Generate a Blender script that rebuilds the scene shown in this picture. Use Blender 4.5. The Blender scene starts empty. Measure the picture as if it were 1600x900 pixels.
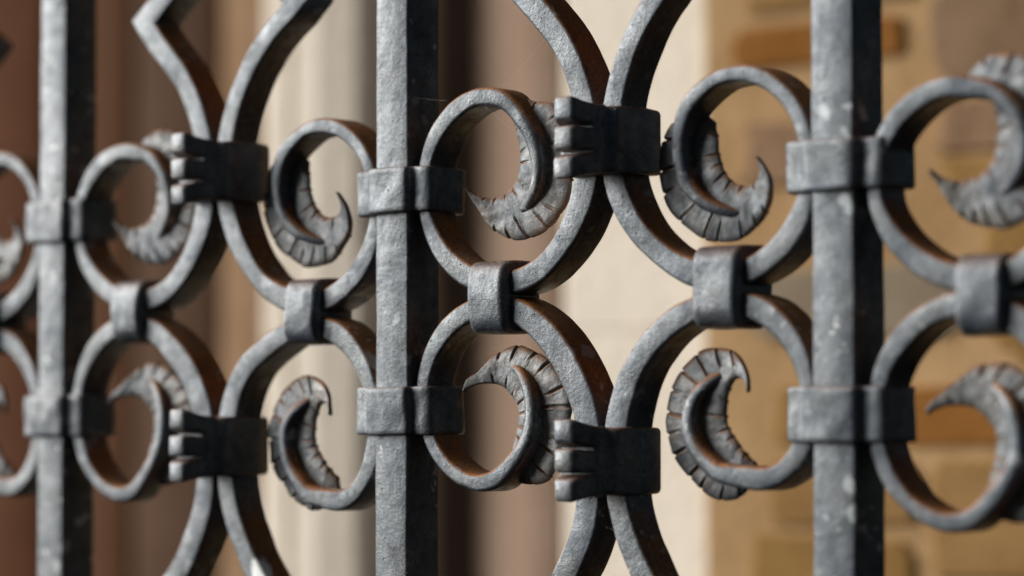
import bpy, math, random
from mathutils import Vector, noise

# ------------------------------------------------------------------ camera, world, light, exposure
scene = bpy.context.scene
COL = scene.collection
YAW, PITCH = math.radians(43.0), 0.0447357
cam_d = bpy.data.cameras.new('camera')
cam = bpy.data.objects.new('camera', cam_d)
COL.objects.link(cam)
cam.location = (0.90860, -0.88589, -0.05674)
cam.rotation_euler = (math.radians(90) + PITCH, 0, YAW)
cam_d.sensor_width = 36.0
cam_d.lens = 101.03
cam_d.clip_start = 0.05
cam_d.clip_end = 200.0
cam_d.dof.use_dof = True
cam_d.dof.focus_distance = 1.218
cam_d.dof.aperture_fstop = 4.0
cam_d.dof.aperture_blades = 9
scene.camera = cam

SUN_AZ, SUN_EL = math.radians(62.0), math.radians(22.0)      # azimuth: degrees to the left of the grille's front
to_sun = Vector((-math.sin(SUN_AZ) * math.cos(SUN_EL), -math.cos(SUN_AZ) * math.cos(SUN_EL), math.sin(SUN_EL)))
world = bpy.data.worlds.new('World')
scene.world = world
world.use_nodes = True
wn = world.node_tree.nodes
wl = world.node_tree.links
sky = wn.new('ShaderNodeTexSky')
sky.sky_type = 'NISHITA'
sky.sun_disc = False
sky.sun_elevation = SUN_EL
sky.sun_rotation = math.atan2(to_sun.x, to_sun.y)
wl.new(sky.outputs[0], wn['Background'].inputs['Color'])
wn['Background'].inputs['Strength'].default_value = 0.014

sun_d = bpy.data.lights.new('sun', 'SUN')
sun_d.energy = 4.6
sun_d.angle = math.radians(48.0)
sun_d.color = (1.0, 0.988, 0.972)
sun = bpy.data.objects.new('sun', sun_d)
COL.objects.link(sun)
sun.rotation_euler = to_sun.to_track_quat('Z', 'Y').to_euler()

vs = scene.view_settings
vs.view_transform = 'Standard'
vs.look = 'None'
vs.exposure = 0.50
vs.gamma = 1.0
vs.use_curve_mapping = False

# ------------------------------------------------------------------ helpers
MM = 0.001


def link(name, verts, faces, mat, parent=None, smooth=True):
    me = bpy.data.meshes.new(name)
    me.from_pydata([tuple(v) for v in verts], [], faces)
    me.materials.append(mat)
    if smooth:
        me.polygons.foreach_set('use_smooth', [True] * len(me.polygons))
    me.update()
    ob = bpy.data.objects.new(name, me)
    COL.objects.link(ob)
    if parent:
        ob.parent = parent
    return ob


def flip_faces(fs):
    return [tuple(reversed(f)) for f in fs]


def tag(o, label=None, cat=None, kind=None, group=None):
    if label: o['label'] = label
    if cat: o['category'] = cat
    if kind: o['kind'] = kind
    if group: o['group'] = group
    return o


def empty(name, loc=(0, 0, 0)):
    o = bpy.data.objects.new(name, None)
    o.location = loc
    COL.objects.link(o)
    return o


def nz(p, scale, seed=0.0):
    return noise.noise(Vector((p[0] * scale + seed, p[1] * scale - seed * 1.7, p[2] * scale + seed * .6)))


def catmull(pts, per=6):
    out = []
    n = len(pts)
    for i in range(n - 1):
        p0, p1, p2, p3 = pts[max(i - 1, 0)], pts[i], pts[i + 1], pts[min(i + 2, n - 1)]
        for k in range(per):
            t = k / per
            out.append([0.5 * (2 * b + (c - a) * t + (2 * a - 5 * b + 4 * c - d) * t * t + (3 * b - a - 3 * c + d) * t ** 3)
                        for a, b, c, d in zip(p0, p1, p2, p3)])
    out.append(list(pts[-1]))
    return out


def resample(pts, step):
    out = [list(pts[0])]
    acc = 0.0
    for a, b in zip(pts[:-1], pts[1:]):
        L = math.hypot(b[0] - a[0], b[1] - a[1])
        if L == 0:
            continue
        d = step - acc
        while d <= L:
            t = d / L
            out.append([x + (y - x) * t for x, y in zip(a, b)])
            d += step
        acc = L - (d - step)
    out.append(list(pts[-1]))
    return out


def lerp_table(tab, x):
    if x <= tab[0][0]: return tab[0][1]
    for (a, u), (b, v) in zip(tab[:-1], tab[1:]):
        if x <= b:
            return u + (v - u) * (x - a) / (b - a)
    return tab[-1][1]


def smooth_table(tab, x, h=7.0):
    return sum(lerp_table(tab, x + d * h) * w for d, w in ((-1, .2), (-.5, .2), (0, .2), (.5, .2), (1, .2)))


def rounded_rect(hw, hd, r, seg=3):
    """closed outline, counter-clockwise, in (a, b)"""
    r = min(r, hw * .8, hd * .8)
    pts = []
    for cx, cy, a0 in ((hw - r, hd - r, 0), (-hw + r, hd - r, 90), (-hw + r, -hd + r, 180), (hw - r, -hd + r, 270)):
        for k in range(seg + 1):
            a = math.radians(a0 + 90 * k / seg)
            pts.append((cx + r * math.cos(a), cy + r * math.sin(a)))
    return pts


def stitch(rings, cap=True):
    n = len(rings[0])
    verts = [v for r in rings for v in r]
    faces = []
    for i in range(len(rings) - 1):
        for j in range(n):
            a, b = i * n + j, i * n + (j + 1) % n
            faces.append((a, b, b + n, a + n))
    if cap:
        faces.append(tuple(reversed(range(n))))
        m = (len(rings) - 1) * n
        faces.append(tuple(range(m, m + n)))
    return verts, faces


def chaikin(poly, it=2):
    for _ in range(it):
        q = []
        for a, b in zip(poly, poly[1:] + poly[:1]):
            q.append(tuple(x * .75 + y * .25 for x, y in zip(a, b)))
            q.append(tuple(x * .25 + y * .75 for x, y in zip(a, b)))
        poly = q
    return poly


def fix_normals(o):
    import bmesh
    bm = bmesh.new()
    bm.from_mesh(o.data)
    bmesh.ops.recalc_face_normals(bm, faces=bm.faces)
    bm.to_mesh(o.data)
    bm.free()


# ------------------------------------------------------------------ materials
def new_mat(name):
    m = bpy.data.materials.new(name)
    m.use_nodes = True
    nt = m.node_tree
    return m, nt, nt.nodes, nt.links, nt.nodes['Principled BSDF']


def ramp(N, stops, interp='LINEAR'):
    r = N.new('ShaderNodeValToRGB')
    r.color_ramp.interpolation = interp
    e = r.color_ramp.elements
    e[0].position, e[0].color = stops[0][0], stops[0][1]
    e[1].position, e[1].color = stops[-1][0], stops[-1][1]
    for p, c in stops[1:-1]:
        x = e.new(p)
        x.color = c
    return r


def g(v):
    return (v, v, v, 1)


def mathn(N, L, op, a, b=None, clamp=False):
    n = N.new('ShaderNodeMath')
    n.operation = op
    n.use_clamp = clamp
    for i, v in enumerate((a, b)):
        if v is None: continue
        if hasattr(v, 'links'): L.new(v, n.inputs[i])
        else: n.inputs[i].default_value = v
    return n.outputs[0]


def mixc(N, L, fac, a, b):
    n = N.new('ShaderNodeMix')
    n.data_type = 'RGBA'
    for s, v in ((n.inputs[0], fac), (n.inputs[6], a), (n.inputs[7], b)):
        if hasattr(v, 'links'): L.new(v, s)
        else: s.default_value = v
    return n.outputs[2]


def noise_tex(N, L, vec, scale, detail=4, rough=.6, dist=0.0):
    n = N.new('ShaderNodeTexNoise')
    n.inputs['Scale'].default_value = scale
    n.inputs['Detail'].default_value = detail
    n.inputs['Roughness'].default_value = rough
    n.inputs['Distortion'].default_value = dist
    L.new(vec, n.inputs['Vector'])
    return n.outputs[0]


def iron_material(name, base=(0.036, 0.042, 0.050), rust_bounce=0.5, speck=0.5, dust=0.5, rough=0.44, spec=0.92, splash=()):
    m, nt, N, L, B = new_mat(name)
    geo = N.new('ShaderNodeNewGeometry')
    P = geo.outputs['Position']
    sep = N.new('ShaderNodeSeparateXYZ')
    L.new(geo.outputs['Normal'], sep.inputs[0])
    up = sep.outputs['Z']
    big = noise_tex(N, L, P, 38, 5, .65)
    mid = noise_tex(N, L, P, 160, 5, .7)
    fine = noise_tex(N, L, P, 640, 4, .7)
    r1 = ramp(N, [(.28, g(.35)), (.5, g(1.0)), (.74, g(1.6))])
    L.new(mid, r1.inputs[0])
    r2 = ramp(N, [(.30, (.55, .74, 1.02, 1)), (.5, (.95, 1.0, 1.06, 1)), (.70, (1.75, 1.55, 1.3, 1))])
    L.new(big, r2.inputs[0])
    mul = N.new('ShaderNodeMix'); mul.data_type = 'RGBA'; mul.blend_type = 'MULTIPLY'; mul.inputs[0].default_value = 1
    L.new(r1.outputs[0], mul.inputs[6]); L.new(r2.outputs[0], mul.inputs[7])
    mul2 = N.new('ShaderNodeMix'); mul2.data_type = 'RGBA'; mul2.blend_type = 'MULTIPLY'; mul2.inputs[0].default_value = 1
    L.new(mul.outputs[2], mul2.inputs[6]); mul2.inputs[7].default_value = (*base, 1)
    col = mul2.outputs[2]
    # pale dust caught in the grain
    d = ramp(N, [(.52, g(0)), (.72, g(1))]); L.new(fine, d.inputs[0])
    dm = ramp(N, [(.42, g(0)), (.66, g(1))]); L.new(big, dm.inputs[0])
    dfac = mathn(N, L, 'MULTIPLY', mathn(N, L, 'MULTIPLY', d.outputs[0], dm.outputs[0]), dust)
    col = mixc(N, L, dfac, col, (.42, .40, .36, 1))
    # upward ledges: rusty brown with warm bounce light painted in; a few rusty specks
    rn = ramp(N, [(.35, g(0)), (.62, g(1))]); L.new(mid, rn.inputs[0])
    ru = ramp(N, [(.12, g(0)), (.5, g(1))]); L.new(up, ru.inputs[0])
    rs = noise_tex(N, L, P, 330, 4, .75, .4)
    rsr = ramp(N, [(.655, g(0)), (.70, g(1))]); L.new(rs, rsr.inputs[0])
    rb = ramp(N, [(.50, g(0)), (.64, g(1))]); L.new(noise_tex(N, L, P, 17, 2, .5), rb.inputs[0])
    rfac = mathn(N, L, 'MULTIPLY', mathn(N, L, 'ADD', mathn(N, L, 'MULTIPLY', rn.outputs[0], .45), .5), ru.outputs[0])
    rfac = mathn(N, L, 'ADD', mathn(N, L, 'MULTIPLY', rfac, rust_bounce * 1.9), mathn(N, L, 'MULTIPLY', mathn(N, L, 'MULTIPLY', rsr.outputs[0], rb.outputs[0]), rust_bounce), True)
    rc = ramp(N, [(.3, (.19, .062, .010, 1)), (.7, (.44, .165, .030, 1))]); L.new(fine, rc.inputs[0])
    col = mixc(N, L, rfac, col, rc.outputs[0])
    # arrises paler: worn paint, with the lit edge highlight painted in
    pe = ramp(N, [(.525, g(0)), (.60, g(1))]); L.new(geo.outputs['Pointiness'], pe.inputs[0])
    pn = ramp(N, [(.36, g(.15)), (.62, g(1))]); L.new(noise_tex(N, L, P, 120, 4, .6), pn.inputs[0])
    col = mixc(N, L, mathn(N, L, 'MULTIPLY', mathn(N, L, 'MULTIPLY', pe.outputs[0], pn.outputs[0]), .38), col, (.30, .31, .32, 1))
    # pale lime / bird specks
    vo = N.new('ShaderNodeTexVoronoi'); vo.inputs['Scale'].default_value = 170; vo.inputs['Randomness'].default_value = 1
    vr = ramp(N, [(.12, g(1)), (.24, g(0))]); L.new(vo.outputs['Distance'], vr.inputs[0])
    vb = ramp(N, [(.53, g(0)), (.60, g(1))]); L.new(noise_tex(N, L, P, 24, 3, .6), vb.inputs[0])
    sfac = mathn(N, L, 'MULTIPLY', mathn(N, L, 'MULTIPLY', vr.outputs[0], vb.outputs[0]), speck)
    col = mixc(N, L, sfac, col, (.66, .66, .62, 1))
    # larger limy splashes
    v2 = N.new('ShaderNodeTexVoronoi'); v2.inputs['Scale'].default_value = 75; 
    dv = N.new('ShaderNodeTexNoise'); dv.inputs['Scale'].default_value = 110; dv.inputs['Detail'].default_value = 3; L.new(P, dv.inputs['Vector'])
    da = N.new('ShaderNodeVectorMath'); da.operation = 'MULTIPLY_ADD'; L.new(dv.outputs['Color'], da.inputs[0]); da.inputs[1].default_value = (.012, .012, .012); L.new(P, da.inputs[2])
    L.new(da.outputs[0], v2.inputs['Vector']); L.new(da.outputs[0], vo.inputs['Vector'])
    wob = mathn(N, L, 'ADD', v2.outputs['Distance'], mathn(N, L, 'MULTIPLY', mid, .45))
    w2 = ramp(N, [(.42, g(1)), (.50, g(0))]); L.new(wob, w2.inputs[0])
    wb = ramp(N, [(.52, g(0)), (.58, g(1))]); L.new(noise_tex(N, L, P, 13, 2, .5), wb.inputs[0])
    col = mixc(N, L, mathn(N, L, 'MULTIPLY', mathn(N, L, 'MULTIPLY', w2.outputs[0], wb.outputs[0]), speck * .8), col, (.55, .58, .58, 1))
    if splash:
        for c, r in splash:
            sb = N.new('ShaderNodeVectorMath'); sb.operation = 'DISTANCE'; L.new(P, sb.inputs[0]); sb.inputs[1].default_value = c
            dd = mathn(N, L, 'ADD', mathn(N, L, 'DIVIDE', sb.outputs['Value'], r), mathn(N, L, 'MULTIPLY', mathn(N, L, 'SUBTRACT', mid, .5), 2.2))
            sr = ramp(N, [(.75, g(1)), (.95, g(0))]); L.new(dd, sr.inputs[0])
            col = mixc(N, L, sr.outputs[0], col, (.80, .79, .74, 1))
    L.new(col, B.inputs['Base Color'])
    B.inputs['Metallic'].default_value = 0.0
    B.inputs['Specular Tint'].default_value = (.90, .965, 1.0, 1)
    B.inputs['Specular IOR Level'].default_value = spec
    rmix = mathn(N, L, 'ADD', mathn(N, L, 'MULTIPLY', mid, .6), mathn(N, L, 'MULTIPLY', big, .4))
    rr = ramp(N, [(.36, g(rough + .20)), (.5, g(rough)), (.64, g(rough - .10))]); L.new(rmix, rr.inputs[0])
    ro = mathn(N, L, 'ADD', rr.outputs[0], mathn(N, L, 'MULTIPLY', rfac, .3), True)
    L.new(ro, B.inputs['Roughness'])
    # patchy sheen: old paint in broad patches, thin runs down the face
    mp = N.new('ShaderNodeMapping'); mp.inputs['Scale'].default_value = (1, 1, .10); L.new(P, mp.inputs['Vector'])
    run = noise_tex(N, L, mp.outputs[0], 210, 3, .6)
    sh = mathn(N, L, 'ADD', mathn(N, L, 'MULTIPLY', noise_tex(N, L, P, 52, 4, .6, .6), .7), mathn(N, L, 'MULTIPLY', run, .3))
    sr2 = ramp(N, [(.36, g(.62)), (.5, g(.98)), (.64, g(1.22))]); L.new(sh, sr2.inputs[0])
    lev = mathn(N, L, 'MULTIPLY', mathn(N, L, 'SUBTRACT', 1.0, mathn(N, L, 'MULTIPLY', rfac, .92)), spec)
    L.new(mathn(N, L, 'MULTIPLY', lev, sr2.outputs[0]), B.inputs['Specular IOR Level'])
    b0 = N.new('ShaderNodeBump'); b0.inputs['Strength'].default_value = .24; b0.inputs['Distance'].default_value = .0022
    L.new(noise_tex(N, L, P, 85, 2, .5), b0.inputs['Height'])
    b1 = N.new('ShaderNodeBump'); b1.inputs['Strength'].default_value = .22; L.new(b0.outputs[0], b1.inputs['Normal']); b1.inputs['Distance'].default_value = .0009
    L.new(mid, b1.inputs['Height'])
    b2 = N.new('ShaderNodeBump'); b2.inputs['Strength'].default_value = .42; b2.inputs['Distance'].default_value = .00045
    L.new(fine, b2.inputs['Height']); L.new(b1.outputs[0], b2.inputs['Normal'])
    # sparse pits
    pv = N.new('ShaderNodeTexVoronoi'); pv.inputs['Scale'].default_value = 260; L.new(P, pv.inputs['Vector'])
    pr = ramp(N, [(.06, g(0)), (.16, g(1))]); L.new(pv.outputs['Distance'], pr.inputs[0])
    pm = ramp(N, [(.50, g(1)), (.58, g(0))]); L.new(noise_tex(N, L, P, 60, 2, .5), pm.inputs[0])
    ph = mathn(N, L, 'MAXIMUM', pr.outputs[0], pm.outputs[0])
    b3 = N.new('ShaderNodeBump'); b3.inputs['Strength'].default_value = .7; b3.inputs['Distance'].default_value = .0008
    L.new(ph, b3.inputs['Height']); L.new(b2.outputs[0], b3.inputs['Normal'])
    L.new(b3.outputs[0], B.inputs['Normal'])
    return m


def stone_material(name, c0, c1, scale=9, bump=.004, rough=.9):
    m, nt, N, L, B = new_mat(name)
    geo = N.new('ShaderNodeNewGeometry')
    P = geo.outputs['Position']
    a = noise_tex(N, L, P, scale, 6, .65)
    r = ramp(N, [(.3, (*c0, 1)), (.7, (*c1, 1))]); L.new(a, r.inputs[0])
    L.new(r.outputs[0], B.inputs['Base Color'])
    B.inputs['Roughness'].default_value = rough
    B.inputs['Specular IOR Level'].default_value = .05
    b = N.new('ShaderNodeBump'); b.inputs['Strength'].default_value = .6; b.inputs['Distance'].default_value = bump
    L.new(noise_tex(N, L, P, scale * 12, 5, .65), b.inputs['Height'])
    L.new(b.outputs[0], B.inputs['Normal'])
    return m


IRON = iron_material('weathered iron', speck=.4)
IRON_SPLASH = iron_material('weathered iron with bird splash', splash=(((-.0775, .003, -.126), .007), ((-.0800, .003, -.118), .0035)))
IRON_BAND = iron_material('weathered iron band', rust_bounce=.16, speck=.25)
IRON_BAR = iron_material('weathered iron bar', speck=.85, rust_bounce=.25)
IRON_LEAF = iron_material('weathered iron leaf', base=(.100, .093, .084), rust_bounce=.40, speck=.25, dust=.45, rough=.52)
IRON_CLASP = iron_material('dark iron clasp', base=(.062, .062, .063), rust_bounce=.25, speck=.1, dust=.35, rough=.36)
CREAM = stone_material('cream limestone', (.74, .645, .515), (.82, .73, .605), 7)
HOLLOW_SHADE = stone_material('shaded limestone', (.25, .165, .112), (.33, .235, .172), 7)  # stone of the hollow, with the roll's shade painted into the brown
MORTAR = stone_material('tan lime mortar', (.27, .158, .068), (.50, .32, .160), 8)
OCHRES = [stone_material('ochre stone %d' % i, c0, c1, 14) for i, (c0, c1) in enumerate([
    ((.20, .080, .016), (.29, .125, .032)), ((.18, .10, .055), (.31, .195, .115)), ((.16, .097, .056), (.29, .185, .108)),
    ((.22, .118, .036), (.32, .185, .065)), ((.19, .145, .095), (.29, .23, .16)), ((.23, .128, .045), (.34, .20, .08))])]
SHADE_BROWN = stone_material('painted shade brown', (.085, .033, .0155), (.120, .052, .027), 10, .002, .95)  # stands for stone in shade: the shade is in the colour
SHADE_BROWNS = [stone_material('brown board %d' % i, c0, c1, 10, .002, .95) for i, (c0, c1) in enumerate([
    ((.21, .125, .068), (.29, .185, .11)), ((.078, .044, .027), (.105, .062, .040)), ((.105, .050, .026), (.140, .070, .040))])]  # painted shade per strip; the palest stands for a half-lit one
SILK, _nt, _N, _L, _B = new_mat('spider silk')
_B.inputs['Base Color'].default_value = (.75, .72, .66, 1)
_B.inputs['Roughness'].default_value = .4


# ------------------------------------------------------------------ background: jamb, rubble wall, shaded strips
YW = 0.65
# plans of the jamb's three members (x, y): flat face, hollow, roll
face_plan = [(-.3365, .80), (-.3365, .655), (-.3385, .650), (-.470, .650), (-.4745, .653), (-.4755, .664), (-.4755, .80)]
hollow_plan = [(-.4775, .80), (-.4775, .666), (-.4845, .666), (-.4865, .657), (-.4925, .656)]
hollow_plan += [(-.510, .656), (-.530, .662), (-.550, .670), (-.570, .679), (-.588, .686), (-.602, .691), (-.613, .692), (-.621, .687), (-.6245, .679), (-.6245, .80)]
roll_plan = [(-.6265, .80), (-.6265, .690), (-.629, .668), (-.635, .650), (-.643, .636), (-.651, .627), (-.660, .6215), (-.692, .6150), (-.694, .6145), (-.720, .6145), (-.722, .618), (-.726, .618), (-.728, .6145)]
for k in range(1, 7):
    a = math.radians(90 + 90 * k / 6)
    roll_plan.append((-.749 + .012 * math.cos(a), .626 - .012 * math.sin(a)))
roll_plan += [(-.761, .80)]
jamb = tag(empty('door_jamb', (-.55, YW, -.7)), 'pale cream limestone jamb with a roll and a hollow moulding, blurred behind the grille', 'door jamb')
courses = [(-.70, -.345), (-.3445, .0040), (.0045, .352), (.3525, .72)]
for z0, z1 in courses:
    for plan, mt in ((face_plan, CREAM), (hollow_plan, HOLLOW_SHADE), (roll_plan, CREAM)):
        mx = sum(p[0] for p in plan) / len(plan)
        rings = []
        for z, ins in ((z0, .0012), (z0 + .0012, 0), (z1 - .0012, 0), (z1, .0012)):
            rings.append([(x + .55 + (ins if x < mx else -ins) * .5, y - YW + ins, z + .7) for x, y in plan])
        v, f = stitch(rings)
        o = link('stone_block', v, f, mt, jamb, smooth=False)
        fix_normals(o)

wall = tag(empty('rubble_wall', (.1, .64, -.7)), 'ochre and brown rubble stone wall with wide tan mortar joints, blurred at the right', 'stone wall')


def box_part(name, x0, x1, y0, y1, z0, z1, mat, parent, bev=.004, jit=0.0, seed=0):
    """rounded slab, front face towards -y, edges a little uneven"""
    rnd = random.Random(seed)
    o3 = parent.location
    cx, cz, hw, hh = (x0 + x1) / 2, (z0 + z1) / 2, (x1 - x0) / 2, (z1 - z0) / 2
    base = rounded_rect(hw, hh, min(hw, hh) * .45, 4)
    off = [rnd.uniform(-jit, jit) for _ in base]
    off = [(off[i - 1] + off[i] + off[(i + 1) % len(off)]) / 2 for i in range(len(off))]
    rings = []
    for y, ins in ((y1, 0), (y0 + bev, 0), (y0 + bev * .3, bev * .4), (y0, bev * 1.4)):
        ring = []
        for (a, b), d in zip(base, off):
            r = math.hypot(a, b) or 1
            k = 1 + (d - ins) / r
            ring.append((cx + a * k - o3.x, y - o3.y, cz + b * k - o3.z))
        rings.append(ring)
    v, f = stitch(rings)
    o = link(name, v, f, mat, parent, smooth=False)
    fix_normals(o)
    return o


box_part('mortar_bed', -.3345, .16, .640, .98, -.70, .72, MORTAR, wall, .003)
stones = [
    (-0.305, -0.176, 0.178, 0.205, 0), (-0.300, -0.209, 0.096, 0.141, 1), (-0.146, -0.030, 0.156, 0.217, 2),
    (-0.138, -0.020, 0.111, 0.147, 1), (-0.136, -0.035, 0.082, 0.107, 3), (-0.292, -0.120, -0.006, 0.040, 4),
    (-0.271, -0.182, -0.075, -0.038, 3), (-0.174, -0.030, -0.076, -0.036, 0), (-0.279, -0.160, -0.131, -0.086, 5),
    (-0.151, -0.020, -0.160, -0.083, 5), (-0.296, -0.161, -0.186, -0.138, 3), (-0.300, -0.163, 0.215, 0.252, 5),
    (-0.103, 0.02, -0.022, 0.071, 3)]
for i, (x0, x1, z0, z1, c) in enumerate(stones):
    box_part('stone', x0, x1, .6365, .66, z0, z1, OCHRES[c], wall, .003, .009, i)
rnd = random.Random(5)
z = -.55
while z < .6:                                           # the wall goes on to the right and a little above and below
    h = rnd.uniform(.04, .075)
    x = -.02 + rnd.uniform(0.02, .06)
    if z > .26 or z + h < -.19:
        x = -.30
    while x < .10:
        w = min(rnd.uniform(.07, .16), .15 - x)
        box_part('stone', x, x + w, .6365, .66, z, z + h, OCHRES[rnd.randrange(6)], wall, .004, .004, int(x * 999 + z * 77))
        x += w + .012
    z += h + .011

door = tag(empty('shade_panel', (-1.3, .9, -.7)), 'brown vertical strips standing in for shaded stone, shade painted into their colour, blurred at the left', 'background panel')  # strips stand in for shaded stone, their dark brown paints the shade
xb = [-.766, -.88, -1.005, -1.135, -1.262, -1.39, -1.52, -1.66, -1.80, -1.95]
for i, (a, b) in enumerate(zip(xb[:-1], xb[1:])):
    wdt = a - b
    gap = .006
    prof = []
    for k in range(13):
        t = k / 12
        prof.append((b + gap + (wdt - 2 * gap) * t, .90 - .007 * math.sin(math.pi * t) ** .7))
    prof = prof + [(a - gap, .96), (b + gap, .96)]
    v, f = stitch([[(x + 1.3, y - .9, zz) for x, y in prof] for zz in (0.0, 1.42)])
    o = link('shaded_strip', v, f, {2: SHADE_BROWNS[0], 3: SHADE_BROWNS[1], 4: SHADE_BROWNS[2]}.get(i, SHADE_BROWN), door, smooth=False)
    fix_normals(o)

# ------------------------------------------------------------------ the iron grille
grille = tag(empty('iron_grille', (0, 0, -.36)), 'weathered grey wrought iron grille of square bars, leaf scrolls, collars and claw clasps', 'grille')
GZ = .36                                                # parts are modelled in world mm, then brought into the grille's frame
PITCHX = .24
BARC = .010                                             # centre of the middle bar


def to_local(v):
    return [(x, y, z + GZ) for x, y, z in v]


def make_bar(xc, seed):
    rings = []
    n = 150
    for k in range(n + 1):
        z = -.36 + .72 * k / n
        ring = []
        for a, b in rounded_rect(.0100, .0100, .0011, 3):
            p = (xc + a, .0100 + b, z)
            d = nz(p, 60, seed) * .00022 + nz(p, 15, seed + 9) * .0004
            ring.append((p[0] + d, p[1] + nz(p, 45, seed + 3) * .00022, z))
        rings.append(ring)
    v, f = stitch(rings)
    o = link('bar', to_local(v), f, IRON_BAR, grille)
    fix_normals(o)
    return o


for i, u in enumerate((-1, 0, 1)):
    make_bar(BARC + u * PITCHX, 3.1 * i + 1)

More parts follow.
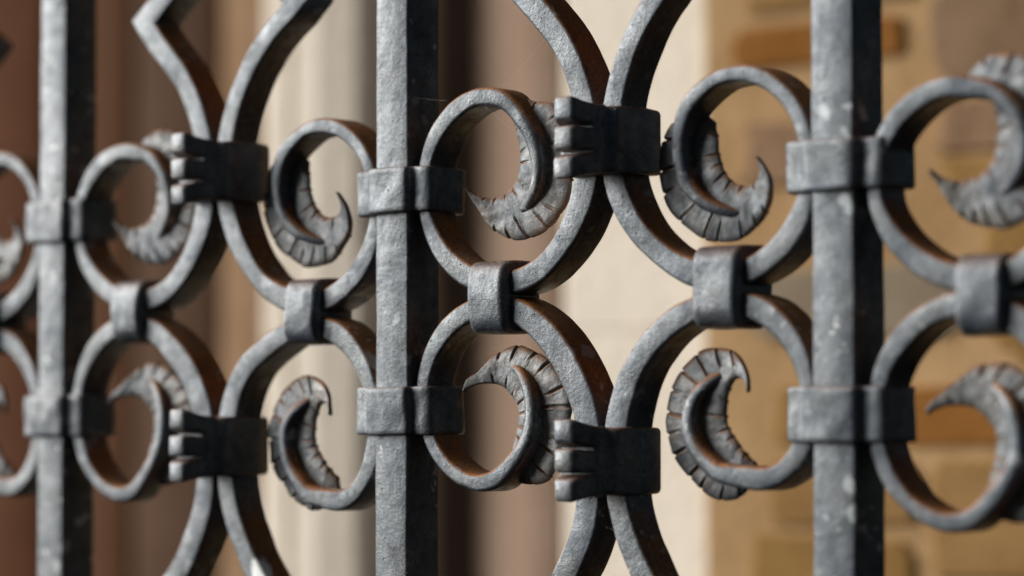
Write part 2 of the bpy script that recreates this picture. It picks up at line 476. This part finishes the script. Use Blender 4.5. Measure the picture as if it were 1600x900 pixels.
# traced profiles, millimetres: s measured from the bar's centre, z from the middle of the band (lower half; upper ones are mirrored)
PROFILES = {
    'LL': dict(
        path=[[102.5,-116.9,12.9],[109.3,-103.2,13.1],[112.3,-89.5,12.9],[113.2,-76.4,12.9],[112.4,-64.3,13.2],[110.0,-53.5,13.6],[105.6,-44.3,13.6],[100.8,-36.5,13.4],[95.7,-29.8,13.3],[90.4,-24.2,12.9],[84.7,-19.4,12.3],[78.8,-15.5,11.6],[72.5,-12.5,10.8],[65.9,-10.6,10.1],[59.3,-9.7,9.6],[52.6,-9.8,9.5],[46.1,-11.0,9.4],[39.9,-13.1,9.5],[34.0,-16.2,9.6],[28.7,-20.1,9.5],[24.1,-25.0,9.1],[20.4,-30.5,8.5],[17.7,-36.7,7.9],[16.2,-43.3,7.5],[15.8,-50.0,7.4],[16.6,-56.8,7.4],[18.6,-63.3,7.4],[21.8,-69.4,7.3],[26.2,-74.6,7.1],[31.4,-78.9,6.9],[37.3,-82.2,6.9],[43.5,-84.3,7.0],[50.1,-85.1,7.4],[56.5,-84.5,8.0]],
        stem=[[59.1,-82.9],[68.4,-75.1],[75.0,-66.2],[76.9,-57.8],[75.8,-49.5],[72.4,-41.9],[65.8,-36.7],[59.1,-35.8]],
        o=[[-68,28.6],[-59,32.0],[-49,36.7],[-38,39.7],[-25,39.4],[-6,40.7],[6,43.3],[15,43.1],[26,41.4],[37,39.2],[49,37.1],[60,35.5],[73,33.0],[87,29.3],[100,25.6],[114,22.5],[131,22.4],[141,20.1]],
        i=[[-65,16.7],[-51,14.2],[-24,12.2],[1,12.3],[24,13.1],[52,13.3],[80,14.6],[103,15.7],[126,18.0],[141,19.4]],
        s=[[-74,25.8],[-46,23.7],[-20,24.4],[0,24.9],[20,25.2],[38,26.0],[57,25.4],[72,23.3]],
    ),
    'LR': dict(
        path=[[111.7,-56.8,12.6],[109.3,-48.9,12.2],[106.1,-41.8,11.8],[102.1,-35.6,11.4],[97.8,-30.2,11.2],[93.1,-25.6,11.1],[88.2,-21.8,11.0],[83.2,-18.7,10.9],[78.1,-16.2,10.6],[73.0,-14.3,10.1],[68.0,-12.8,9.8],[62.9,-11.7,9.6],[57.9,-11.3,9.5],[52.9,-11.4,9.6],[47.9,-12.1,9.8],[43.0,-13.3,10.1],[38.2,-14.9,10.3],[33.7,-17.3,10.3],[29.5,-20.3,10.1],[25.6,-23.8,9.7],[22.2,-27.8,9.4],[19.2,-32.3,9.0],[16.9,-37.2,8.6],[15.3,-42.4,8.4],[14.4,-47.9,8.5],[14.1,-53.5,8.9],[14.7,-59.2,9.4],[16.2,-64.8,9.5],[19.0,-69.9,9.1],[22.8,-74.2,8.6],[27.3,-77.7,8.5],[32.5,-80.0,8.8],[37.9,-81.1,9.1],[43.4,-80.9,9.2]],
        stem=[[58.6,-79.3],[64.5,-76.8],[72.7,-70.6],[76.9,-62.6],[77.2,-54.4],[73.6,-47.3],[66.3,-41.4],[61.4,-39.2]],
        o=[[-100,23],[-90,27.4],[-84,30.9],[-69,35.0],[-52,36.4],[-35,37.7],[-20,40.9],[-5,41.5],[4,41.7],[13,41.3],[26,39.8],[39,38.1],[51,35.9],[64,32.4],[78,27.9],[90,23.3],[100,18.0],[112,12.0]],
        i=[[-100,17.8],[-90,13.2],[-61,9.5],[-33,9.0],[31,11.3],[57,14.6],[73,17.1],[88,16.2],[100,14.5],[112,11.0]],
        s=[[-73,22.3],[-57,22.6],[-31,24.2],[-11,25.4],[8,25.5],[26,24.1],[49,21.9],[63,21.0]],
    ),
    'UL': dict(
        path=[[85.5,-113.0,11.8],[95.5,-102.2,11.5],[102.9,-90.7,11.6],[108.1,-78.9,11.9],[111.2,-67.3,12.1],[112.4,-55.9,12.6],[111.8,-45.1,13.1],[109.3,-35.0,13.0],[105.0,-26.0,12.1],[99.7,-18.2,11.1],[93.5,-11.6,10.6],[86.6,-6.4,10.5],[79.1,-2.6,10.5],[71.4,-0.5,10.4],[63.7,0.4,10.2],[56.2,-0.0,10.2],[49.2,-1.5,10.4],[42.6,-3.9,10.4],[36.5,-7.1,10.1],[31.0,-11.1,9.7],[26.2,-15.9,9.2],[22.1,-21.4,8.6],[18.9,-27.5,7.7],[16.7,-34.1,7.1],[15.9,-41.1,7.1],[16.4,-48.2,7.4],[18.2,-55.1,7.9],[21.1,-61.8,8.4],[25.3,-67.8,8.8],[30.6,-72.9,8.8],[36.9,-76.9,8.6],[43.8,-79.5,8.2],[51.2,-80.5,8.0],[58.5,-79.8,8.1]],
        stem=[[61.3,-78.8],[68.8,-73.6],[76.2,-64.1],[79.1,-56.0],[80.2,-48.3],[78.0,-40.3],[71.4,-33.6],[63.5,-30.4]],
        o=[[-65,32.8],[-53,34.4],[-41,40.4],[-37,41.7],[-20,43.2],[-3,44.3],[12,43.7],[22,43.9],[36,41.8],[50,38.3],[59,36.4],[83,29.6],[101,25.0],[113,20.8],[126,18.3],[148,16.3]],
        i=[[-65,20.2],[-47,17.1],[-13,13.4],[14,12.7],[47,12.1],[83,11.9],[115,13.6],[148,15.6]],
        s=[[-72,30.3],[-55,28.9],[-30,28.0],[-12,27.8],[3,28.3],[20,27.7],[40,25.4],[59,22.7]],
    ),
    'UR': dict(
        path=[[96.1,-108.6,10.6],[104.5,-96.3,10.6],[110.4,-83.9,10.8],[114.1,-71.5,11.0],[115.5,-59.3,11.3],[114.6,-47.7,11.6],[111.9,-37.0,11.8],[107.4,-27.5,11.6],[101.5,-19.6,10.8],[94.7,-13.2,10.0],[87.6,-8.1,9.9],[80.3,-4.2,10.6],[72.9,-1.3,11.3],[65.5,0.5,11.3],[58.0,1.3,10.7],[50.6,0.8,10.1],[43.4,-0.9,9.9],[36.7,-3.8,10.1],[30.5,-7.7,10.5],[24.8,-12.4,10.7],[20.1,-18.1,10.4],[16.5,-24.6,9.2],[14.5,-31.8,8.0],[13.7,-39.2,7.5],[14.3,-46.6,7.5],[16.2,-53.8,7.5],[19.3,-60.6,7.3],[23.6,-66.7,7.1],[29.0,-71.7,7.2],[35.3,-75.6,7.3],[42.1,-78.2,7.3],[49.3,-79.2,7.0],[56.4,-78.7,6.6],[63.1,-76.7,6.1]],
        stem=[[74.5,-69.6],[79.2,-60.9],[81.2,-52.2],[79.9,-41.0],[76.3,-34.9],[70.6,-29.9],[64.7,-27.0],[56.9,-24.6],[50.1,-25.0]],
        o=[[-35,35.6],[-23,37.6],[-15,42.4],[1,44.7],[7,45.8],[17,45.9],[25,46.0],[34,45.1],[45,43.1],[54,41.5],[62,41.1],[81,37.0],[92,34.8],[105,30.5],[121,26.2],[135,21.3],[146,15.6],[156,9.9]],
        i=[[-35,21],[-21,14.6],[21,13.1],[48,13.8],[68,14.5],[84,14.6],[106,14.6],[119,14.4],[134,12.5],[146,10.5],[156,8.5]],
        s=[[-41,29.8],[-22,29.3],[-4,29.3],[18,29.3],[32,28.6],[47,27.4],[61,26.2],[79,25.8],[94,25.0]],
    ),

}
ARM = {  # the long end of each scroll, beyond its clasp, out to the pointed bend
    'LL': [[116, -196, 12], [112, -184, 12], [102, -172, 12.3], [86, -161, 12.6], [68, -150, 13], [82, -141.5, 13], [94.0, -129.5, 13]],
    'LR': [[116, -196, 12], [112, -184, 12], [102, -172, 12], [86, -161, 12], [68, -150, 12], [82, -141, 11.6], [93.5, -128.5, 11.6], [102.0, -115.5, 11.6], [108.5, -102.5, 11.6], [112.2, -89.5, 11.8], [113.2, -76.4, 12.2], [113.0, -66, 12.4]],
    'UL': [[116, -186, 12], [111, -172, 12], [100, -158, 12], [84, -147, 12.2], [65.5, -133.5, 13], [76, -121.5, 12.2]],
    'UR': [[116, -186, 11], [111, -172, 11], [100, -158, 11], [84, -147, 11.5], [65.5, -133.5, 12], [76, -126.0, 11], [87, -118, 10.6]],
}
CORNER = {'LL': 4, 'LR': 4, 'UL': 4, 'UR': 4}
LEAF_C = {'L': (52.0, -58.0), 'U': (52.0, -50.0)}


# every scroll was forged by hand: shift of its band side, shift of its far side, sideways shift, and shift of its leaf (mm)
HAND = {('UL', -1): (1, 9, 0, 2), ('LL', -1): (-2.5, -9.4, 0, -4), ('UR', -1): (4, 4.3, 0, 1.5), ('LR', -1): (-3.8, -14, 0, -9.0),
        ('UR', -2): (4, 4.5, 0, 2), ('LR', -2): (-3.8, -12, 0, -8), ('UL', 1): (6, 15, 1.2, 6), ('LL', 1): (-5.5, -11, 1.0, -10)}


def make_scroll(kind, panel, seed):
    """kind: U/L upper or lower, L/R left or right half of a panel; panel: index of the bar at the panel's left"""
    pr = dict(PROFILES[kind])
    if kind == 'UL' and panel != 0:                     # these two leaves start further back, above their rings
        pr['o'] = [(-90, 27), (-80, 32), (-68, 37), (-55, 40.5), (-40, 42.5)] + [t for t in pr['o'] if t[0] > -30]
        pr['i'] = [(-90, 22), (-65, 22), (-45, 17.5)] + [t for t in pr['i'] if t[0] > -30]
    x0 = BARC + panel * PITCHX
    side = 1 if kind[1] == 'L' else -1
    vert = -1 if kind[0] == 'U' else 1
    xb = x0 if side == 1 else x0 + PITCHX

    def W(s, y, z):
        return (xb + side * s * MM, y * MM, vert * z * MM)

    dn, df, ds, lf = HAND.get((kind, panel), (0, 0, 0, 0))

    def warp(p, k=0.0):
        s, z = p[0], p[1]
        q = min(1.0, max(0.0, (-8 - z) / 79))
        w = min(1.0, max(0.0, (102 - s) / 28))
        w = w * w * (3 - 2 * w)
        v = min(1.0, max(0.0, (112 - s) / 22))
        return [s + ds * w, z + (dn * (1 - q) * v + df * q * w) * (1 - k) + lf * k] + list(p[2:])

    arm, c = ARM[kind], CORNER[kind]
    up = catmull(arm[:c + 1], 6)
    ring_pts = arm[c:] + [p if i < 6 and p[1] < -58 and p[0] < 113 and kind != 'LR' else warp(p) for i, p in enumerate(pr['path'])]
    # stem: continue the strap, narrowing and rounding, into the leaf's midrib
    ns = len(pr['stem'])
    st = [warp(p, min(1, k / 3)) for k, p in enumerate(pr['stem'])]
    tail = [[p[0], p[1], 8.2 - 5.4 * (k / (ns - 1)) ** 2.2] for k, p in enumerate(st)]
    if math.hypot(ring_pts[-1][0] - tail[0][0], ring_pts[-1][1] - tail[0][1]) < 5:
        ring_pts = ring_pts[:-1]
    main = catmull(ring_pts + tail, 6)
    n_tail_start = (len(ring_pts) - 1) * 6
    # mark the tail fraction as a 4th value
    main = [p + [max(0.0, (i - n_tail_start) / max(1, len(main) - 1 - n_tail_start))] for i, p in enumerate(main)]
    for _ in range(2):                                  # take the kinks out, keep the pointed bend
        main = [main[0]] + [[(a + 2 * b + c2) / 4 for a, b, c2 in zip(main[i - 1], main[i], main[i + 1])] for i in range(1, len(main) - 1)] + [main[-1]]
    up = [p + [0.0] for p in up]
    ru, rm = resample(up, 2.0), resample(main, 1.6)
    pts = ru[:-5] + [rm[0]] + rm[5:]                   # clear the inside of the pointed bend, keep its mitre
    rings = []
    n = len(pts)
    for i, (s, z, w, t) in enumerate(pts):
        a, b = pts[max(i - 1, 0)], pts[min(i + 1, n - 1)]
        tx, tz = b[0] - a[0], b[1] - a[1]
        l = math.hypot(tx, tz) or 1
        tx, tz = tx / l, tz / l
        nx, nzz = -tz, tx
        # mitre at the pointed bend
        if 0 < i < n - 1:
            d1 = Vector((s - a[0], z - a[1])).normalized()
            m = max(.45, abs(d1.x * tx + d1.y * tz))
        else:
            m = 1
        e = min(1.0, max(0.0, (t - .0) / .9))
        y0 = 3.0 + 4.2 * e
        y1 = 19.5 - 5.0 * min(1, t * 2.2)
        if t > .7:
            y0 += ((t - .7) / .3) ** 2 * 6.0
        hw = w / 2 / m
        r = 1.5 + 1.9 * min(1, t * 2.5)
        hd = max(.6, (y1 - y0) / 2)
        ring = []
        for aa, bb in rounded_rect(hw, hd, r, 4):
            q = W(s + nx * aa, (y0 + y1) / 2 + bb, z + nzz * aa)
            dn = nz(q, 70, seed) * .55 + nz(q, 190, seed + 5) * .22
            dy = nz(q, 60, seed + 11) * .45 + nz(q, 170, seed + 7) * .15
            sg = 1 if aa > 0 else -1
            ring.append(W(s + nx * (aa + sg * dn * .6), (y0 + y1) / 2 + bb + dy * .6, z + nzz * (aa + sg * dn * .6)))
        rings.append(ring)
    v, f = stitch(rings)
    scroll = link('scroll', to_local(v), f, IRON_SPLASH if (kind, panel) == ('LR', -1) else IRON, grille)
    fix_normals(scroll)

    # ---- the leaf: a thin forged blade behind the midrib, cut with chisel notches
    rnd = random.Random(int(seed * 100))
    cx, cz = LEAF_C[kind[0]]
    a0, a1 = pr['o'][0][0], pr['o'][-1][0]
    ao1 = pr['i'][-1][0]
    a1 = max(a1, ao1)
    notches = []
    a = a0 + 16
    while a < a1 - 34:
        notches.append((a + rnd.uniform(-1.2, 1.2), rnd.uniform(.38, 1.0), rnd.uniform(.55, 1.3), rnd.uniform(-7, 7)))
        a += rnd.uniform(10.5, 19.5)
    inner_n = []
    a = a0 + 12
    while a < a1 - 30:
        inner_n.append((a, rnd.uniform(.22, .62), rnd.uniform(.5, .95)))
        a += rnd.uniform(17, 30)
    NA, NR = 300, 18
    front, back = [], []
    for i in range(NA + 1):
        ang = a0 + (a1 - a0) * i / NA
        tt = i / NA
        ri = smooth_table(pr['i'], ang)
        ro = smooth_table(pr['o'], ang, 4)
        rs = lerp_table(pr['s'], ang)
        rs = min(max(rs, ri + .5), ro - .5)
        near = min(abs(ang - na) for na, *_ in notches)
        ro -= .55 * max(0, 1 - near / 1.8)          # scalloped rim
        ro += .25 * math.sin(ang * .23 + seed)
        if ro < ri + .6:
            ro = ri + .6
        tipf = max(0.0, (tt - .72) / .28)
        basef = max(0.0, 1 - tt / .08)
        fr, bk = [], []
        for j in range(NR + 1):
            q = j / NR
            r = ri + (ro - ri) * q
            if r >= rs:
                e = (r - rs) / (ro - rs)
                y = 11.0 + 1.3 * e ** 2 - .5 * e
                cut = 0.0
                for na, ln, dp, sk in notches:
                    dd = abs(ang + sk * (1 - e) * .6 - na) * r * math.pi / 180
                    if dd < 1.5 and e > 1 - ln:
                        env = min(1, (e - (1 - ln)) / .22)
                        cut = max(cut, env * dp * 1.6 * max(0, 1 - dd / .65))
                        # metal raised beside the cut
                        cut -= env * .28 * max(0, 1 - abs(dd - 1.15) / .4)
                # each piece between two cuts lies at its own slight tilt
                prev = max([na for na, *_ in notches if na <= ang], default=ang - 5)
                nxt = min([na for na, *_ in notches if na > ang], default=ang + 5)
                y += cut + e * .5 * ((ang - prev) / (nxt - prev) - .5) * (1 - tipf)
            else:
                e = (rs - r) / max(.5, rs - ri)
                y = 11.0 + 1.0 * e ** 2 - .3 * e
                cut = 0.0
                for na, ln, dp in inner_n:
                    dd = abs(ang - na) * r * math.pi / 180
                    if dd < 1.0 and e > 1 - ln:
                        cut = max(cut, min(1, (e - (1 - ln)) / .25) * dp * 1.4 * max(0, 1 - dd / .7))
                y += cut
            y -= 4.0 * tipf ** 1.5
            y += 2.0 * basef
            # edge rounding and thickness
            edge = min(j, NR - j)
            th = (0.5, 1.5, 2.2, 2.5)[min(edge, 3)]
            if edge == 0:
                y += .9
            elif edge == 1:
                y += .25
            s = cx + r * math.cos(math.radians(ang))
            z = cz + r * math.sin(math.radians(ang))
            s, z = warp((s, z), 1.0)
            p = W(s, y, z)
            y += nz(p, 150, seed + 2) * .45 + nz(p, 420, seed) * .16
            fr.append(W(s, y, z))
            bk.append(W(s, y + th, z))
        front.append(fr)
        back.append(bk)
    rings = [fr + bk[::-1] for fr, bk in zip(front, back)]
    v, f = stitch(rings)
    leaf = link('leaf', to_local(v), f, IRON_LEAF, scroll)
    fix_normals(leaf)
    return scroll


sd = 1.3
for kind, panels in (('UL', (-1, 0, 1)), ('LL', (-1, 0, 1)), ('UR', (-2, -1, 0)), ('LR', (-2, -1, 0))):
    for p in panels:
        make_scroll(kind, p, sd)
        sd += 2.37


# ---- collars binding the scrolls to each bar
def make_collar(u, zc, h, seed):
    xc = (BARC + u * PITCHX) / MM
    out = [(-24.2, 22.5), (-24.4, 10), (-24.2, 2.2), (-21.0, .4), (-14.2, .2), (-12.4, -2.6), (-9.5, -3.4), (0, -3.5), (9.5, -3.3), (12.0, -2.4), (12.9, .2), (15, .8), (19.5, .8), (22.6, 2.0), (23.8, 6), (24.0, 22.3), (20, 23.6), (0, 24), (-20, 23.6)]
    out = chaikin(out, 2)
    rings = []
    for t in (0, .02, .05, .12, .22, .32, .42, .5, .58, .68, .78, .88, .95, .98, 1):
        zz = zc - h / 2 + h * t
        e = min(t, 1 - t) * h
        ins = 0 if e > 1.0 else (1.0 - e) ** 2 * .9
        ring = []
        for x, y in out:
            l = math.hypot(x, y - 10)
            kx = 1 - ins / max(l, 4)
            p = ((xc + x * kx) * MM, (10 + (y - 10) * kx) * MM, zz * MM)
            d = (nz(p, 110, seed) * .5 + nz(p, 40, seed + 4) * .6) * MM
            ring.append((p[0] + d * .5, p[1] + d, p[2] + nz(p, 40, seed + 8) * .9 * MM))
        rings.append(ring)
    v, f = stitch(rings)
    o = link('collar', to_local(v), f, IRON_BAND, grille)
    fix_normals(o)


for i, (u, zc, h) in enumerate(((-1, 40.2, 20.5), (-1, -56.5, 20.5), (0, 42.3, 20.0), (0, -54.3, 21.0), (1, 39.8, 19.5), (1, -56.0, 21.5))):
    make_collar(u, zc, h, 2.9 * i + .7)


# ---- bands joining an upper and a lower scroll
def make_band(xmm, zc, w, h, seed, tilt=0.0):
    rings = []
    prof = chaikin([(-h / 2, 23), (-h / 2 - .2, 10), (-h / 2 + .4, 2.5), (-h / 2 + 4.5, -.6), (-4, -1.4), (4, -1.4), (h / 2 - 4.5, -.6), (h / 2 - .4, 2.5), (h / 2 + .2, 10), (h / 2, 23)], 2)
    m = 14
    for k in range(m + 1):
        t = k / m
        xx = -w / 2 + w * t
        e = min(t, 1 - t) * w
        ins = 0 if e > 1.5 else (1.5 - e) ** 2 / 1.5 * .9
        ring = []
        for z, y in prof:
            kz = 1 - ins / (h / 2)
            ky = ins if y < 10 else -ins
            p = ((xmm + xx + tilt * z) * MM, (y + ky) * MM, (zc + z * kz) * MM)
            d = (nz(p, 100, seed) * .5 + nz(p, 40, seed + 4) * .5) * MM
            ring.append((p[0] + d, p[1] + d, p[2] + d * .5))
        rings.append(ring)
    v, f = stitch(rings)
    o = link('band', to_local(v), f, IRON_BAND, grille)
    fix_normals(o)


for i, (panel, s, zc, w, h) in enumerate(((-1, 58.1, -6.1, 20.5, 30), (-1, 181.3, -9.0, 21.5, 30), (0, 57.5, -5.8, 22, 31), (0, 182, -5.2, 24, 33), (1, 66.0, -11.8, 20, 30), (-2, 181.5, -9.0, 22, 31))):
    make_band(10 + panel * 240 + s, zc, w, h, 1.7 * i + .3, (.0, .03, -.01, .02, 0, 0)[i])


# ---- claw clasps: a block round both arms that runs forward into three fingers
def make_clasp(panel, zc, dz, seed):
    xc = 10 + panel * 240 + 120
    ox, oy, oz = xc * MM, .01, zc * MM

    def loft(sections, sd, n=5):
        rings = []
        for y, hw, hh, zo, r, sk in sections:
            ring = []
            for a, b in rounded_rect(hw, hh, r, n):
                # subdivide long sides implicitly by the corner points only
                p = ((xc + a) * MM, y * MM, (zc + zo + b + sk * a) * MM)
                d = (nz(p, 80, sd) * .5) * MM
                ring.append((p[0] + d, p[1] + d * .5, p[2] + d * .6))
            rings.append(ring)
        return stitch(rings)

    body = [(23.8, 12, 10, 0, 3, 0), (23.4, 14.4, 12.4, 0, 3, 0), (22, 15.8, 13.6, 0, 2.4, 0), (14, 16.3, 14.0, 0, 1.8, 0), (6, 16.4, 13.9, 0, 1.6, 0), (0, 16.4, 13.7, 0, 1.6, 0), (-3.0, 16.3, 13.6, 0, 1.8, 0),
            (-4.6, 15.7, 13.5, 0, 2.0, 0), (-5.6, 14.4, 13.5, 0, 2.2, 0), (-6.2, 12.9, 13.5, 0, 2.2, 0), (-7.4, 11.6, 13.6, 0, 2.2, 0), (-9.4, 10.6, 13.7, 0, 2.2, 0), (-11.4, 9.6, 13.9, 0, 2.2, 0), (-12.0, 8.0, 13.0, 0, 2.2, 0)]
    v, f = loft(body, seed)
    o = link('claw_clasp', to_local(v), f, IRON_CLASP, grille)
    fix_normals(o)
    for k, (z_root, z_tip, hh0, hh1) in enumerate(((9.4, 12.6, 4.75, 5.0), (0.0, .3, 4.75, 5.0), (-9.4, -12.0, 4.75, 4.8))):
        secs = []
        for t in (0, .15, .3, .45, .6, .75, .86, .93, .97, 1.0):
            y = -7.0 - 14.0 * t
            hw = 11.7 - 6.6 * t
            zo = z_root + (z_tip - z_root) * t ** 1.5
            hh = hh0 + (hh1 - hh0) * t - .30 * math.sin(math.pi * min(1, t * 1.1))
            if t > .85:
                e = (t - .85) / .15
                hw -= 1.3 * e ** 3
                hh -= 1.1 * e ** 3
            secs.append((y, hw, hh, zo, 1.8, 0))
        v, f = loft(secs, seed + k * 3.3)
        fo = link('finger', to_local(v), f, IRON_CLASP, o)
        fix_normals(fo)


for i, (panel, zc) in enumerate(((-1, 57.6), (-1, -70.5), (0, 56.2), (0, -74.8))):
    make_clasp(panel, zc, 0, 4.1 * i + 2)


# ------------------------------------------------------------------ spider threads
def thread(p, q, sag, label):
    p, q = Vector(p), Vector(q)
    rings = []
    for k in range(13):
        t = k / 12
        c = p.lerp(q, t) - Vector((0, 0, sag * 4 * t * (1 - t)))
        r = .000022
        rings.append([(c.x - p.x + r * math.cos(a), c.y - p.y + r * .6 * math.sin(a), c.z - p.z + r * math.sin(a)) for a in (0, 2.1, 4.2)])
    v, f = stitch(rings)
    o = link('spider_thread', v, f, SILK)
    o.location = p
    tag(o, label, 'spider thread', group='spider threads on the grille')


thread((.0205, .004, .0836), (.0420, .004, .0802), .0004, 'short pale spider thread from the middle bar to the scroll beside it')
thread((.0700, .006, .0826), (.0965, .006, .1030), .0003, 'fine spider thread slanting up from the scroll top to the long arm')
thread((.0630, .004, .0760), (.0860, .008, .0585), .0003, 'fine spider thread across the inside of the upper middle scroll')
thread((.1250, .006, -.1000), (.1370, .006, -.1040), .0003, 'short spider thread between the two arms below the lower clasp')
